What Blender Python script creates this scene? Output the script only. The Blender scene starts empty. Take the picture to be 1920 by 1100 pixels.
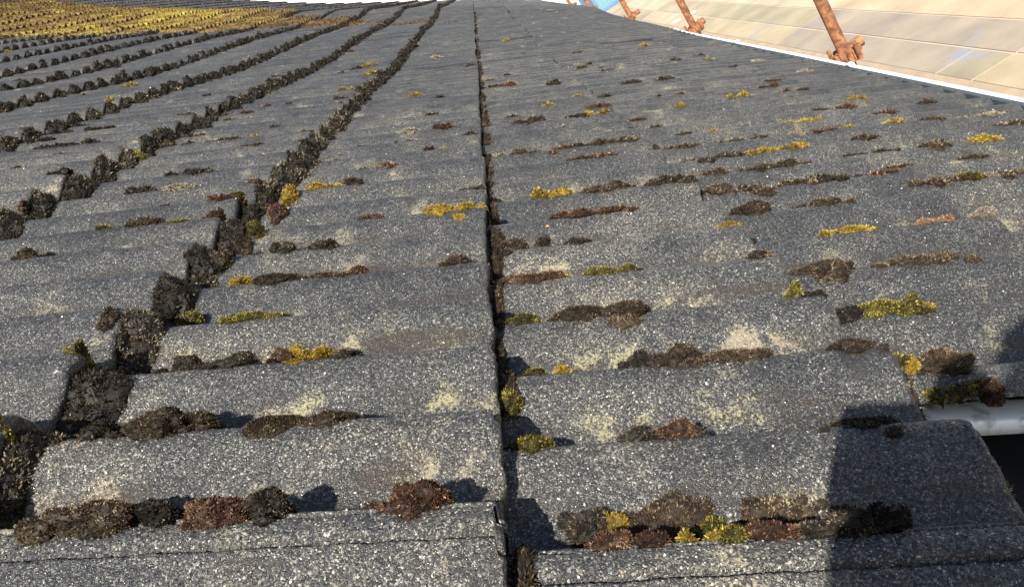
import bpy, math, random
import numpy as np
from mathutils import Matrix, Vector

# ---------------------------------------------------------------- camera, sky, sun
PHI = math.radians(32)          # pitch of the roof: it falls towards +X
Z0 = 3.14                       # height of the roof datum over the yard
CH = 0.305                      # camera height over the tiles
FOC = 1400.0
scene = bpy.context.scene
COL = scene.collection

RW = np.array([[math.cos(PHI), 0, math.sin(PHI)], [0, 1, 0], [-math.sin(PHI), 0, math.cos(PHI)]])
ORG = np.array([0, 0, Z0])
def cam_ray(x, y):
    d = np.array([(x - 960) / FOC, -(y - 550) / FOC, -1.0]); return d / np.linalg.norm(d)
_V = cam_ray(885, -20); _o = cam_ray(1885, -50)
_N = np.cross(_o, _V); _N /= np.linalg.norm(_N)
if _N[1] < 0: _N = -_N
_U = np.cross(_V, _N)
RC = np.array([_U, _V, _N])                     # camera axes -> roof axes (u down the slope, v along it, n out of it)

cam_d = bpy.data.cameras.new('camera'); cam = bpy.data.objects.new('camera', cam_d); COL.objects.link(cam)
cam_d.sensor_width = 36; cam_d.lens = FOC / 1920 * 36; cam_d.clip_start = 0.02; cam_d.clip_end = 3000
M = RW @ RC
cl = RW @ np.array([0, 0, CH]) + ORG
cam.matrix_world = Matrix([list(M[0]) + [cl[0]], list(M[1]) + [cl[1]], list(M[2]) + [cl[2]], [0, 0, 0, 1]])
cam_d.dof.use_dof = False
scene.camera = cam

SAZ, SEL = math.radians(60), math.radians(33)    # direction the shadows fall on the roof plane, sun height over it
S_loc = np.array([-math.cos(SEL) * math.cos(SAZ), -math.cos(SEL) * math.sin(SAZ), math.sin(SEL)])
S_w = RW @ S_loc
sun_d = bpy.data.lights.new('sun', 'SUN'); sun_d.energy = 5.0; sun_d.angle = math.radians(0.5); sun_d.color = (1, 0.95, 0.86)
sun = bpy.data.objects.new('sun', sun_d); COL.objects.link(sun)
sun.rotation_mode = 'QUATERNION'; sun.rotation_quaternion = Vector(S_w).to_track_quat('Z', 'Y')
world = bpy.data.worlds.new('World'); scene.world = world; world.use_nodes = True
wn = world.node_tree.nodes; wl = world.node_tree.links
sky = wn.new('ShaderNodeTexSky'); sky.sky_type = 'NISHITA'; sky.sun_disc = False
sky.sun_elevation = math.asin(S_w[2]); sky.sun_rotation = math.atan2(S_w[0], S_w[1])
sky.dust_density = 1.0
wl.new(sky.outputs[0], wn['Background'].inputs[0]); wn['Background'].inputs[1].default_value = 0.08
scene.view_settings.view_transform = 'Standard'; scene.view_settings.look = 'None'
scene.view_settings.exposure = 1.0; scene.view_settings.gamma = 1
scene.cycles.max_bounces = 6

# ---------------------------------------------------------------- helpers
rng = np.random.default_rng(7)
def tag(o, label=None, cat=None, group=None, kind=None):
    if label: o['label'] = label
    if cat: o['category'] = cat
    if group: o['group'] = group
    if kind: o['kind'] = kind
    return o
def empty(name, loc=(0, 0, 0), rot=(0, 0, 0)):
    o = bpy.data.objects.new(name, None); COL.objects.link(o); o.location = loc; o.rotation_euler = rot
    o.empty_display_size = 0.1
    return o
def mesh_np(name, V, F, mat, parent=None, smooth=False, attr=None, mats=None, midx=None):
    """V (n,3); F either an (m,k) array or a list of arrays with different k."""
    Fs = F if isinstance(F, list) else [F]
    Fs = [np.asarray(f, dtype=np.int32) for f in Fs if len(f)]
    me = bpy.data.meshes.new(name)
    V = np.asarray(V, dtype=np.float32)
    me.vertices.add(len(V)); me.vertices.foreach_set('co', V.ravel())
    li = np.concatenate([f.ravel() for f in Fs]); n = sum(len(f) for f in Fs)
    tot = np.concatenate([np.full(len(f), f.shape[1], dtype=np.int32) for f in Fs])
    st = np.concatenate([[0], np.cumsum(tot)[:-1]]).astype(np.int32)
    me.loops.add(len(li)); me.loops.foreach_set('vertex_index', li)
    me.polygons.add(n); me.polygons.foreach_set('loop_start', st); me.polygons.foreach_set('loop_total', tot)
    if attr is not None:
        a = me.attributes.new('tint', 'FLOAT', 'POINT'); a.data.foreach_set('value', np.asarray(attr, dtype=np.float32))
    me.update(calc_edges=True); me.validate()
    for m in (mats or [mat]): me.materials.append(m)
    if midx is not None: me.polygons.foreach_set('material_index', np.asarray(midx, dtype=np.int32))
    me.polygons.foreach_set('use_smooth', np.full(len(me.polygons), smooth))
    o = bpy.data.objects.new(name, me); COL.objects.link(o)
    if parent: o.parent = parent
    return o
def on_roof(o, u=0, v=0, n=0):
    o.location = tuple(RW @ np.array([u, v, n]) + ORG); o.rotation_euler = (0, PHI, 0); return o

def _hash(ix, iy, iz, seed):
    h = (ix.astype(np.int64) * 374761393 + iy.astype(np.int64) * 668265263 + iz.astype(np.int64) * 2147483647 + seed * 974634777) & 0xffffffff
    h = ((h ^ (h >> 13)) * 1274126177) & 0xffffffff
    return ((h ^ (h >> 16)) & 0xffffff) / float(0xffffff)
def vnoise(P, seed=0):
    P = np.asarray(P, dtype=float); i = np.floor(P).astype(np.int64); f = P - i; f = f * f * (3 - 2 * f)
    r = 0
    for dx in (0, 1):
        for dy in (0, 1):
            for dz in (0, 1):
                w = (f[..., 0] if dx else 1 - f[..., 0]) * (f[..., 1] if dy else 1 - f[..., 1]) * (f[..., 2] if dz else 1 - f[..., 2])
                r = r + w * _hash(i[..., 0] + dx, i[..., 1] + dy, i[..., 2] + dz, seed)
    return r
def fbm(P, seed=0, octs=3):
    r = 0; a = 0.5; P = np.asarray(P, dtype=float)
    for k in range(octs): r = r + a * (vnoise(P * 2 ** k, seed + k) - 0.5) * 2; a *= 0.5
    return r
def n2(u, v, s, seed=0, octs=3):
    u, v = np.broadcast_arrays(u, v)
    return fbm(np.stack([u * s, v * s, np.zeros_like(u) + seed * 7.3], -1), seed, octs)

# ---------------------------------------------------------------- roof shape
PIT = 0.0957                 # spacing of the rolls
VC0 = 0.325                  # a roll crest, with a tile joint on it
STEP = 0.023                 # height of a tile's tail over the next course
AMP = 0.0272; VAL = 0.38
EDGE = {0: 0.005}
for k in range(1, 5): EDGE[k] = 0.296 + .2847 * (k - 1)
for k in range(1, 46): EDGE[-k] = -0.322 * k
LK = {k: (EDGE[k] - EDGE[k - 1] if k > 0 else .322 if k < 0 else .327) for k in EDGE}
VEND = 14.2
_bv = [0, 2.3, 3.0, 3.6, 4.1, 4.9, 5.8, 6.6, 7.4, 8.2, 10, 12, 15]
_bh = [0, 0, -.012, -.002, .014, .034, .036, .058, .112, .106, .092, .088, .09]
def bump(u, v):
    b = np.interp(v, _bv, _bh) * 0.5 + 0.25 * (np.interp(v - .18, _bv, _bh) + np.interp(v + .18, _bv, _bh))
    f = np.interp(u, [-6, -1, 0, 1.17], [1.1, 1.05, 1.0, .62])
    b = b + .058 * np.clip(-u - 2.5, 0, 9) * np.clip((v - 5.5) / 7, 0, 1)
    return b * f + 0.006 * n2(u, v, 0.8, 5, 2) * np.clip((v - .8) / 2, 0, 1)
def skew(u, v):
    """the courses were not laid quite square at the near end"""
    return (-.085 * np.clip(u, -.45, .45) - .014 * (np.asarray(u) > 0)) * np.clip((1.0 - v) / .62, 0, 1)
def phase(u, v): return np.mod((v - skew(u, v) - VC0) / PIT, 1.0)
def prof(u, v):
    t = phase(u, v)                 # steep drop beyond the crest, long rise to the next
    q = np.where(t < VAL, t / VAL * .5, .5 + (t - VAL) / (1 - VAL) * .5)
    c = 0.5 + 0.5 * np.cos(2 * np.pi * q)
    return AMP * (1 + .38 * np.clip((np.asarray(v) - .65) / .8, 0, 1) * np.clip((1.12 - np.asarray(u)) / .4, 0, 1)) * c ** 0.85
EKS = np.array(sorted(EDGE.values()))
def course_of(u):
    """index of the first edge at or below (downslope of) u, and course length"""
    i = np.clip(np.searchsorted(EKS, u, side='left'), 1, len(EKS) - 1)
    return EKS[i], EKS[i] - EKS[i - 1]
def surf(u, v):
    u = np.asarray(u, float); v = np.asarray(v, float)
    e, L = course_of(u)
    return bump(u, v) + STEP * np.clip((u - (e - L)) / L, 0, 1) + prof(u, v)
def unp(x, y, n=0.0):
    d = RC @ cam_ray(x, y); t = (n - CH) / d[2]; return np.array([0, 0, CH]) + d * t
def hit(x, y):
    """where the line of sight through a point of the photograph meets the tiles"""
    n = 0.02
    d = RC @ cam_ray(x, y); c = np.array([0, 0, CH])
    ts = np.geomspace(0.25, 18, 2500); P = c + d * ts[:, None]
    g = P[:, 2] - surf(P[:, 0], P[:, 1])
    w = np.where(g < 0)[0]
    return P[w[0]] if len(w) else None
def in_view(u, v, n=0.0, mx=200, my=160):
    c = RC.T @ np.stack([u, v, n - CH + 0 * u]); z = -c[2]
    x = 960 + FOC * c[0] / np.maximum(z, .02); y = 550 - FOC * c[1] / np.maximum(z, .02)
    return (z > .05) & (x > -mx) & (x < 1920 + mx) & (y > -my) & (y < 1100 + my)

# ---------------------------------------------------------------- materials
def new_mat(name):
    m = bpy.data.materials.new(name); m.use_nodes = True
    nt = m.node_tree; b = nt.nodes['Principled BSDF']; return m, nt.nodes, nt.links, b
def ramp(nodes, pts, interp='LINEAR'):
    r = nodes.new('ShaderNodeValToRGB'); e = r.color_ramp.elements; r.color_ramp.interpolation = interp
    while len(e) > 1: e.remove(e[0])
    e[0].position = pts[0][0]; e[0].color = (*pts[0][1], 1) if len(pts[0][1]) == 3 else pts[0][1]
    for p, c in pts[1:]:
        q = e.new(p); q.color = (*c, 1)
    return r
def noise(nodes, links, pos, scale, detail=4, rough=.55, dist=0):
    n = nodes.new('ShaderNodeTexNoise'); n.inputs['Scale'].default_value = scale; n.inputs['Detail'].default_value = detail
    n.inputs['Roughness'].default_value = rough; n.inputs['Distortion'].default_value = dist
    links.new(pos, n.inputs['Vector']); return n
def mixc(nodes, links, f, a, b, mode='MIX'):
    m = nodes.new('ShaderNodeMix'); m.data_type = 'RGBA'; m.blend_type = mode
    for sock, val in ((m.inputs[0], f), (m.inputs[6], a), (m.inputs[7], b)):
        if isinstance(val, (int, float)): sock.default_value = val
        elif isinstance(val, tuple): sock.default_value = (*val, 1)
        else: links.new(val, sock)
    return m.outputs[2]
def grey(v): return (v, v, v)

def tile_material():
    m, N, L, b = new_mat('granular_concrete_tile')
    pos = N.new('ShaderNodeNewGeometry').outputs['Position']
    warp = noise(N, L, pos, 160, 2)
    va = N.new('ShaderNodeVectorMath'); va.operation = 'MULTIPLY_ADD'
    L.new(warp.outputs['Color'], va.inputs[0]); va.inputs[1].default_value = (.003, .003, .003); L.new(pos, va.inputs[2])
    wp = va.outputs[0]
    def vor(scale, feat='F1'):
        v = N.new('ShaderNodeTexVoronoi'); v.inputs['Scale'].default_value = scale; v.feature = feat; L.new(wp, v.inputs['Vector']); return v
    v1 = vor(1050); v2 = vor(680)
    s1 = N.new('ShaderNodeSeparateColor'); L.new(v1.outputs['Color'], s1.inputs[0])
    s2 = N.new('ShaderNodeSeparateColor'); L.new(v2.outputs['Color'], s2.inputs[0])
    base = ramp(N, [(0, (.008, .009, .011)), (.48, (.021, .022, .024)), (.72, (.052, .053, .055)), (.87, (.14, .14, .135)), (.97, (.29, .285, .26)), (1, (.60, .59, .55))])
    L.new(s1.outputs[0], base.inputs[0])
    big = ramp(N, [(0, (.010, .011, .013)), (.5, (.031, .034, .041)), (.84, (.088, .089, .088)), (.97, (.22, .215, .19)), (1, (.5, .49, .45))])
    L.new(s2.outputs[0], big.inputs[0])
    c = mixc(N, L, .38, base.outputs[0], big.outputs[0])
    # soft patches: cleaner and dirtier areas
    nz = noise(N, L, pos, 7, 7, .68); r1 = ramp(N, [(.33, (.55, .56, .60)), (.5, (.95, .95, .95)), (.66, (1.45, 1.38, 1.22))]); L.new(nz.outputs[0], r1.inputs[0])
    c = mixc(N, L, 1.0, c, r1.outputs[0], 'MULTIPLY')
    # black algae blotches
    nb = noise(N, L, pos, 26, 6, .65, .4); rb = ramp(N, [(.56, grey(0)), (.68, grey(.75))]); L.new(nb.outputs[0], rb.inputs[0])
    c = mixc(N, L, rb.outputs[0], c, (.022, .022, .024))
    pan = N.new('ShaderNodeAttribute'); pan.attribute_name = 'tint'
    sc_ = N.new('ShaderNodeVectorMath'); sc_.operation = 'MULTIPLY'; L.new(pos, sc_.inputs[0]); sc_.inputs[1].default_value = (.38, 1.5, .38)
    nd = noise(N, L, sc_.outputs[0], 34, 5, .7, .3)
    md = N.new('ShaderNodeMath'); md.operation = 'MULTIPLY_ADD'; L.new(pan.outputs['Fac'], md.inputs[0]); md.inputs[1].default_value = .23; L.new(nd.outputs[0], md.inputs[2])
    rd = ramp(N, [(.62, grey(0)), (.78, grey(.8))]); L.new(md.outputs[0], rd.inputs[0])
    c = mixc(N, L, rd.outputs[0], c, (.032, .025, .019))
    # pale lichen, gathered in patches and broken by the grit
    nl = noise(N, L, pos, 14, 5, .7, .3); nl2 = noise(N, L, pos, 480, 3, .7)
    ml = N.new('ShaderNodeMath'); ml.operation = 'MULTIPLY_ADD'; L.new(nl2.outputs[0], ml.inputs[0]); ml.inputs[1].default_value = .50; L.new(nl.outputs[0], ml.inputs[2])
    mp_ = N.new('ShaderNodeMath'); mp_.operation = 'MULTIPLY_ADD'; L.new(pan.outputs['Fac'], mp_.inputs[0]); mp_.inputs[1].default_value = .085; L.new(ml.outputs[0], mp_.inputs[2])
    rl = ramp(N, [(.89, grey(0)), (.97, grey(.75))]); L.new(mp_.outputs[0], rl.inputs[0])
    hue = noise(N, L, pos, 5, 2); rh = ramp(N, [(.4, (.30, .26, .19)), (.6, (.33, .31, .18))]); L.new(hue.outputs[0], rh.inputs[0])
    c = mixc(N, L, rl.outputs[0], c, rh.outputs[0])
    # rare orange lichen flecks
    vo = N.new('ShaderNodeTexVoronoi'); vo.inputs['Scale'].default_value = 34; L.new(pos, vo.inputs['Vector'])
    so = N.new('ShaderNodeSeparateColor'); L.new(vo.outputs['Color'], so.inputs[0])
    t1 = N.new('ShaderNodeMath'); t1.operation = 'LESS_THAN'; L.new(vo.outputs['Distance'], t1.inputs[0]); t1.inputs[1].default_value = .07
    t2 = N.new('ShaderNodeMath'); t2.operation = 'GREATER_THAN'; L.new(so.outputs[1], t2.inputs[0]); t2.inputs[1].default_value = .95
    t3 = N.new('ShaderNodeMath'); t3.operation = 'MULTIPLY'; L.new(t1.outputs[0], t3.inputs[0]); L.new(t2.outputs[0], t3.inputs[1])
    c = mixc(N, L, t3.outputs[0], c, (.50, .24, .07))
    oi = N.new('ShaderNodeObjectInfo'); ro = ramp(N, [(0, (.78, .77, .76)), (.5, (.96, .94, .90)), (1, (1.16, 1.12, 1.03))]); L.new(oi.outputs['Random'], ro.inputs[0])
    c = mixc(N, L, 1.0, c, ro.outputs[0], 'MULTIPLY')
    L.new(c, b.inputs['Base Color'])
    rr = ramp(N, [(0, grey(.18)), (.4, grey(.5)), (1, grey(.85))]); L.new(s1.outputs[1], rr.inputs[0]); L.new(rr.outputs[0], b.inputs['Roughness'])
    b.inputs['Specular IOR Level'].default_value = .55
    # grit relief
    a1 = N.new('ShaderNodeMath'); a1.operation = 'MULTIPLY_ADD'; L.new(s1.outputs[2], a1.inputs[0]); a1.inputs[1].default_value = .8
    a2 = N.new('ShaderNodeMath'); a2.operation = 'SUBTRACT'; a2.inputs[0].default_value = 1; L.new(v1.outputs['Distance'], a2.inputs[1]); L.new(a2.outputs[0], a1.inputs[2])
    bp = N.new('ShaderNodeBump'); bp.inputs['Strength'].default_value = .8; bp.inputs['Distance'].default_value = .0007; L.new(a1.outputs[0], bp.inputs['Height'])
    bp2 = N.new('ShaderNodeBump'); bp2.inputs['Strength'].default_value = .6; bp2.inputs['Distance'].default_value = .0011; L.new(s2.outputs[0], bp2.inputs['Height']); L.new(bp.outputs[0], bp2.inputs['Normal'])
    L.new(bp2.outputs[0], b.inputs['Normal'])
    return m

def moss_material(name, cols, rough=.55, trans=.0, nscale=60):
    """cols: ramp over the per-sprig tint"""
    m, N, L, b = new_mat(name)
    at = N.new('ShaderNodeAttribute'); at.attribute_name = 'tint'
    pos = N.new('ShaderNodeNewGeometry').outputs['Position']
    nz = noise(N, L, pos, nscale, 3)
    ad = N.new('ShaderNodeMath'); ad.operation = 'MULTIPLY_ADD'; L.new(nz.outputs[0], ad.inputs[0]); ad.inputs[1].default_value = .9; 
    sb = N.new('ShaderNodeMath'); sb.operation = 'SUBTRACT'; L.new(at.outputs['Fac'], sb.inputs[0]); sb.inputs[1].default_value = .45; L.new(sb.outputs[0], ad.inputs[2])
    r = ramp(N, cols); L.new(ad.outputs[0], r.inputs[0]); L.new(r.outputs[0], b.inputs['Base Color'])
    b.inputs['Roughness'].default_value = rough; b.inputs['Specular IOR Level'].default_value = .15
    return m

def plain(name, col, rough=.6, metal=0, nscale=None, col2=None, bumpd=0, spec=.5, lo=.4, hi=.62, detail=5):
    m, N, L, b = new_mat(name)
    b.inputs['Roughness'].default_value = rough; b.inputs['Metallic'].default_value = metal; b.inputs['Specular IOR Level'].default_value = spec
    if nscale:
        pos = N.new('ShaderNodeNewGeometry').outputs['Position']
        nz = noise(N, L, pos, nscale, detail, .65); r = ramp(N, [(lo, col), (hi, col2 or col)]); L.new(nz.outputs[0], r.inputs[0]); L.new(r.outputs[0], b.inputs['Base Color'])
        if bumpd:
            bp = N.new('ShaderNodeBump'); bp.inputs['Distance'].default_value = bumpd; L.new(nz.outputs[0], bp.inputs['Height']); L.new(bp.outputs[0], b.inputs['Normal'])
    else: b.inputs['Base Color'].default_value = (*col, 1)
    return m

M_tile = tile_material()
MOSS = {
 'B': moss_material('black_moss', [(0, (.008, .007, .006)), (.4, (.022, .018, .013)), (.65, (.05, .040, .027)), (.85, (.11, .088, .055)), (1, (.26, .22, .15))]),
 'N': moss_material('brown_moss', [(0, (.012, .010, .007)), (.4, (.038, .027, .017)), (.65, (.085, .056, .032)), (.85, (.15, .115, .065)), (1, (.34, .29, .19))]),
 'R': moss_material('rust_moss', [(0, (.014, .009, .006)), (.35, (.048, .025, .015)), (.6, (.105, .052, .027)), (.82, (.20, .115, .06)), (1, (.42, .33, .20))]),
 'Y': moss_material('yellow_moss', [(0, (.05, .035, .006)), (.3, (.17, .11, .012)), (.55, (.25, .17, .022)), (.8, (.37, .27, .045)), (1, (.48, .39, .11))]),
 'O': moss_material('olive_moss', [(0, (.012, .011, .004)), (.35, (.045, .04, .010)), (.6, (.12, .095, .018)), (.82, (.26, .22, .035)), (1, (.42, .38, .08))]),
 'T': moss_material('tan_lichen', [(0, (.07, .06, .04)), (.4, (.17, .14, .10)), (.7, (.28, .24, .17)), (1, (.40, .36, .27))]),
 'C': moss_material('orange_leaf', [(0, (.08, .045, .025)), (.5, (.22, .13, .075)), (1, (.40, .28, .18))]),
}
M_gutter = plain('white_plastic', (.80, .83, .84), .35, nscale=14, col2=(.62, .66, .66), lo=.5, hi=.75)
M_rust = plain('rusty_steel', (.36, .15, .055), .85, nscale=42, col2=(.12, .05, .028), bumpd=.004, lo=.40, hi=.60, detail=8)
M_void = plain('void_black', (.012, .012, .013), .9, nscale=40, col2=(.02, .02, .02))
M_timber = plain('weathered_timber', (.10, .07, .045), .8, nscale=20, col2=(.05, .035, .022))
M_render = plain('white_render', (.86, .86, .84), .8, nscale=3, col2=(.80, .80, .78))
M_blue = plain('blue_painted_steel', (.08, .17, .32), .45, nscale=2, col2=(.10, .20, .35))
M_teal = plain('teal_painted_steel', (.16, .30, .33), .45, nscale=2, col2=(.14, .27, .31))
M_mark = plain('white_road_paint', (.85, .85, .83), .6, nscale=8, col2=(.75, .75, .73))
M_wall = plain('brick_wall', (.30, .16, .10), .85, nscale=10, col2=(.22, .12, .08))

# ---------------------------------------------------------------- the roof, tile by tile
roof = empty('tiled_roof', tuple(RW @ np.array([0, 0, -.12]) + ORG), (0, PHI, 0))
tag(roof, 'dark grey granular concrete tile roof with rounded rolls and mossy stepped courses', 'roof')
def parent_keep(o, p):
    """parent o to p keeping o where it stands, without operators"""
    mo = Matrix.LocRotScale(o.location, o.rotation_euler, o.scale); mp = Matrix.LocRotScale(p.location, p.rotation_euler, p.scale)
    o.parent = p; l = mp.inverted() @ mo
    o.matrix_basis = l
TW = PIT * 3
def tile_grid(eu, L, v0, v1, nu, nv, tidx, fine):
    """vertices in roof axes: top skin, tail face turned down"""
    # rows along u from under the upper tile to the tail edge, rounded off, then down
    uu = np.linspace(eu - L - .012, eu - .004, nu)
    vv = np.linspace(v0, v1, nv)
    U, V0 = np.meshgrid(uu, vv, indexing='ij'); Vv = V0 + skew(np.minimum(U, eu), V0); Vv = V0 + skew(np.minimum(U, eu - 1e-4), Vv)
    r = np.random.default_rng(tidx * 13 + 5)
    dz = r.normal(0, .0002); tlt = r.normal(0, .0003); du = r.normal(0, .0018)
    e = eu
    t = (U - (e - L)) / L
    Nn = bump(U, Vv) + STEP * t + prof(np.minimum(U, eu - 1e-4), Vv) + dz + tlt * (V0 - v0) / TW * 2
    if fine:
        jn = 1.0 if abs(v0 - VC0 - .0035) < .01 else .3; jn2 = abs(v1 - VC0 - .0035) < .01
        g1 = np.exp(-((V0 - v0 - .0010) / .0012) ** 2) * .014 * jn
        wv = .0012 * n2(U, Vv, 60, 3, 2)
        g2 = np.exp(-((V0 - v1 + .0160 - wv) / .0013) ** 2) * (.0130 + .006 * n2(U, Vv, 25, 8, 2))
        Nn = Nn - g1 - np.clip(g2, 0, 1) * jn2
        Nn = Nn + .0009 * n2(U, Vv, 45, 11, 3) + .00045 * n2(U, Vv, 330, 12, 2)
        if fine > 1: Nn = Nn + r.normal(0, .00028, Nn.shape)
        chip = n2(np.zeros_like(vv), vv, 70, 21 + tidx % 50, 4) * .0040
    else: chip = 0 * vv
    rows = [np.stack([U, Vv, Nn], -1)]
    tail = rows[0][-1].copy(); base = bump(np.full(nv, e), tail[:, 1]) + prof(e + .004, tail[:, 1])
    for (du2, dn) in ((.0028, -.0012), (.004, -.004)):
        q = tail.copy(); q[:, 0] += du2; q[:, 2] += dn; rows.append(q[None])
    q = tail.copy(); q[:, 0] += .0042; q[:, 2] = base + .002 + .0 * vv; rows.append(q[None])
    q = tail.copy(); q[:, 0] -= .012; q[:, 2] = base + .0005; rows.append(q[None])
    P = np.concatenate(rows, 0)
    P[nu - 3:nu + 4, :, 0] += chip[None] if fine else 0
    P[..., 0] += du * np.clip((P[..., 0] - (e - L)) / L, 0, 1)
    # where on the roll each point lies: 1 in the pan in front of a roll
    ph = phase(np.minimum(P[..., 0], eu - 1e-4), P[..., 1])
    A = np.exp(-((ph - .34) / .13) ** 2) + .7 * np.exp(-((ph - .60) / .13) ** 2)
    return P, A
def grid_faces(a, b, off=0):
    i, j = np.meshgrid(np.arange(a - 1), np.arange(b - 1), indexing='ij'); k = (i * b + j).ravel() + off
    return np.stack([k, k + b, k + b + 1, k + 1], -1)
tiles = []
tstart = VC0 + .0035 - TW
gap_v = 0.492            # nearer than this the second course down the slope is missing
for ke, eu in EDGE.items():
    L = LK[ke]
    for j in range(-1, int((VEND - tstart) / TW)):
        v0 = tstart + j * TW; v1 = v0 + TW
        if ke >= 2 and v0 < gap_v - .19: continue
        if ke == 2 and v1 < gap_v: continue
        cu, cv = np.array([eu - L / 2, eu, eu - L, eu - L / 2, eu, eu - L]), np.array([v0, v0, v0, v1, v1, v1])
        vis = in_view(cu, cv, 0.0, 500 if v0 > 3 else 350, 300)
        if not vis.any(): continue
        d = math.hypot(eu - L / 2, (v0 + v1) / 2)
        zdep = max(.15, v0 * .93 + .1)
        size = FOC ** 2 * L * TW * .3 / (zdep ** 3)
        c = RC.T @ np.array([eu - L / 2, (v0 + v1) / 2, -CH]); x = 960 + FOC * c[0] / max(-c[2], .05)
        inf = 1 if -60 < x < 1980 or d < .8 else .2
        tiles.append((size * inf, ke, eu, L, v0, v1, d, j))
tiles.sort(key=lambda t: -t[0])
farV = []; farF = []; farA = []; off = 0
for i, (s, ke, eu, L, v0, v1, d, j) in enumerate(tiles):
    if ke == 2 and j <= 1: v0c = max(v0, gap_v)
    else: v0c = v0
    if i < 100:
        res = .0013 if j in (0, 1) and d < .6 else .0017 if d < .62 else .0026 if d < 1.0 else .005 if d < 1.9 else .010
        nu = max(6, int(L / res)); nv = max(20, int((v1 - v0c) / res))
        P, At = tile_grid(eu, L, v0c, v1 - .0008, nu, nv, i, 2 if d < .9 else 1 if d < 3 else 0)
        F = grid_faces(P.shape[0], nv)
        orgp = np.array([eu - L / 2, (v0 + v1) / 2, 0])
        V = P.reshape(-1, 3)
        # near side skin so that an open end shows a thickness
        if v0c != v0 or j <= 0:
            pass
        o = mesh_np('roof_tile', V - orgp, F, M_tile, smooth=True, attr=At.ravel())
        on_roof(o, *orgp); parent_keep(o, roof)
    else:
        P, At = tile_grid(eu, L, v0c, v1, 5, 25, i, 0); farA.append(At.ravel())
        farV.append(P.reshape(-1, 3)); farF.append(grid_faces(P.shape[0], 25, off)); off += P.shape[0] * 25
o = mesh_np('roof_tile', np.concatenate(farV), np.concatenate(farF), M_tile, smooth=True, attr=np.concatenate(farA))
tag(o, kind='stuff'); on_roof(o); parent_keep(o, roof)

def box(c, d, off=0):
    c = np.array(c, float); d = np.array(d, float) / 2
    s = np.array([[-1, -1, -1], [1, -1, -1], [1, 1, -1], [-1, 1, -1], [-1, -1, 1], [1, -1, 1], [1, 1, 1], [-1, 1, 1]])
    f = np.array([[0, 3, 2, 1], [4, 5, 6, 7], [0, 1, 5, 4], [1, 2, 6, 5], [2, 3, 7, 6], [3, 0, 4, 7]]) + off
    return c + s * d, f
def boxes(lst):
    V = []; F = []; n = 0
    for c, d in lst:
        v, f = box(c, d, n); V.append(v); F.append(f); n += 8
    return np.concatenate(V), np.concatenate(F)
def tube(p0, p1, r, seg=20, off=0, cap=True, r2=None):
    p0 = np.array(p0, float); p1 = np.array(p1, float); a = p1 - p0; a /= np.linalg.norm(a)
    b = np.cross(a, [0, 0, 1] if abs(a[2]) < .9 else [1, 0, 0]); b /= np.linalg.norm(b); c = np.cross(a, b)
    t = np.linspace(0, 2 * np.pi, seg, endpoint=False); ring = np.cos(t)[:, None] * b + np.sin(t)[:, None] * c
    V = np.concatenate([p0 + ring * r, p1 + ring * (r2 or r), [p0], [p1]])
    k = np.arange(seg); k2 = (k + 1) % seg
    F4 = np.stack([k, k2, k2 + seg, k + seg], -1) + off
    F3 = np.concatenate([np.stack([k2, k, np.full(seg, 2 * seg)], -1), np.stack([k + seg, k2 + seg, np.full(seg, 2 * seg + 1)], -1)]) + off
    return V, F4, F3
def tubes(lst, seg=20):
    V = []; A = []; B = []; n = 0
    for p0, p1, r in lst:
        v, a, b = tube(p0, p1, r, seg, n); V.append(v); A.append(a); B.append(b); n += len(v)
    return np.concatenate(V), [np.concatenate(A), np.concatenate(B)]

# underlay below the tiles, coloured black to stand for shade in the gap
V, F = boxes([((-5.76, 7, -.10), (13.75, 14.2, .02))])
o = mesh_np('underlay', V, F, M_void); on_roof(o); parent_keep(o, roof)
# broken near end of the second course: cement-edged tile end
vv_n = 90; uu = np.linspace(.305, .574, vv_n)
top = surf(uu, np.full(vv_n, gap_v + .0005)) 
rag = .003 * n2(uu, uu * 0, 40, 4, 3)
rows = []
for dv, dn in ((.002, .0), (-.003, -.002), (-.005, -.006), (-.003, -.016), (.001, -.022), (.02, -.022)):
    rows.append(np.stack([uu, gap_v + dv + rag, top + dn - abs(rag) * .4], -1))
P = np.stack(rows)
o = mesh_np('broken_tile_edge', P.reshape(-1, 3), grid_faces(6, vv_n), M_tile, smooth=True); on_roof(o); parent_keep(o, roof)
# end face of the course over the gap
vv_n = 60; vv = np.linspace(.02, gap_v, vv_n); eb = np.full(vv_n, .286)

# ---------------------------------------------------------------- white plastic in the gap
seg = 14; th = np.linspace(0, np.pi, seg)
ring = np.stack([np.zeros(seg), 0.015 * np.cos(th), .003 * np.sin(th) ** .5], -1)
ring = np.concatenate([ring, [[0, -.015, -.010], [0, .015, -.010]]])
P = np.stack([ring + np.array([u, gap_v - .022 + .05 * (u - .3), -.003 + .004 * math.sin(u * 9)]) for u in np.linspace(.275, .62, 30)])
n_ = len(ring); i, j = np.meshgrid(np.arange(29), np.arange(n_), indexing='ij'); k = (i * n_ + j).ravel(); k2 = (i * n_ + (j + 1) % n_).ravel()
o = mesh_np('plastic_trim', P.reshape(-1, 3), np.stack([k, k2, k2 + n_, k + n_], -1), plain('weathered_white_plastic', (.80, .84, .86), .5, nscale=60, col2=(.34, .36, .34), lo=.52, hi=.68), smooth=True)
on_roof(o); tag(o, 'dirty white plastic strip lying across the dark gap beside the broken tile end', 'trim')

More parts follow.
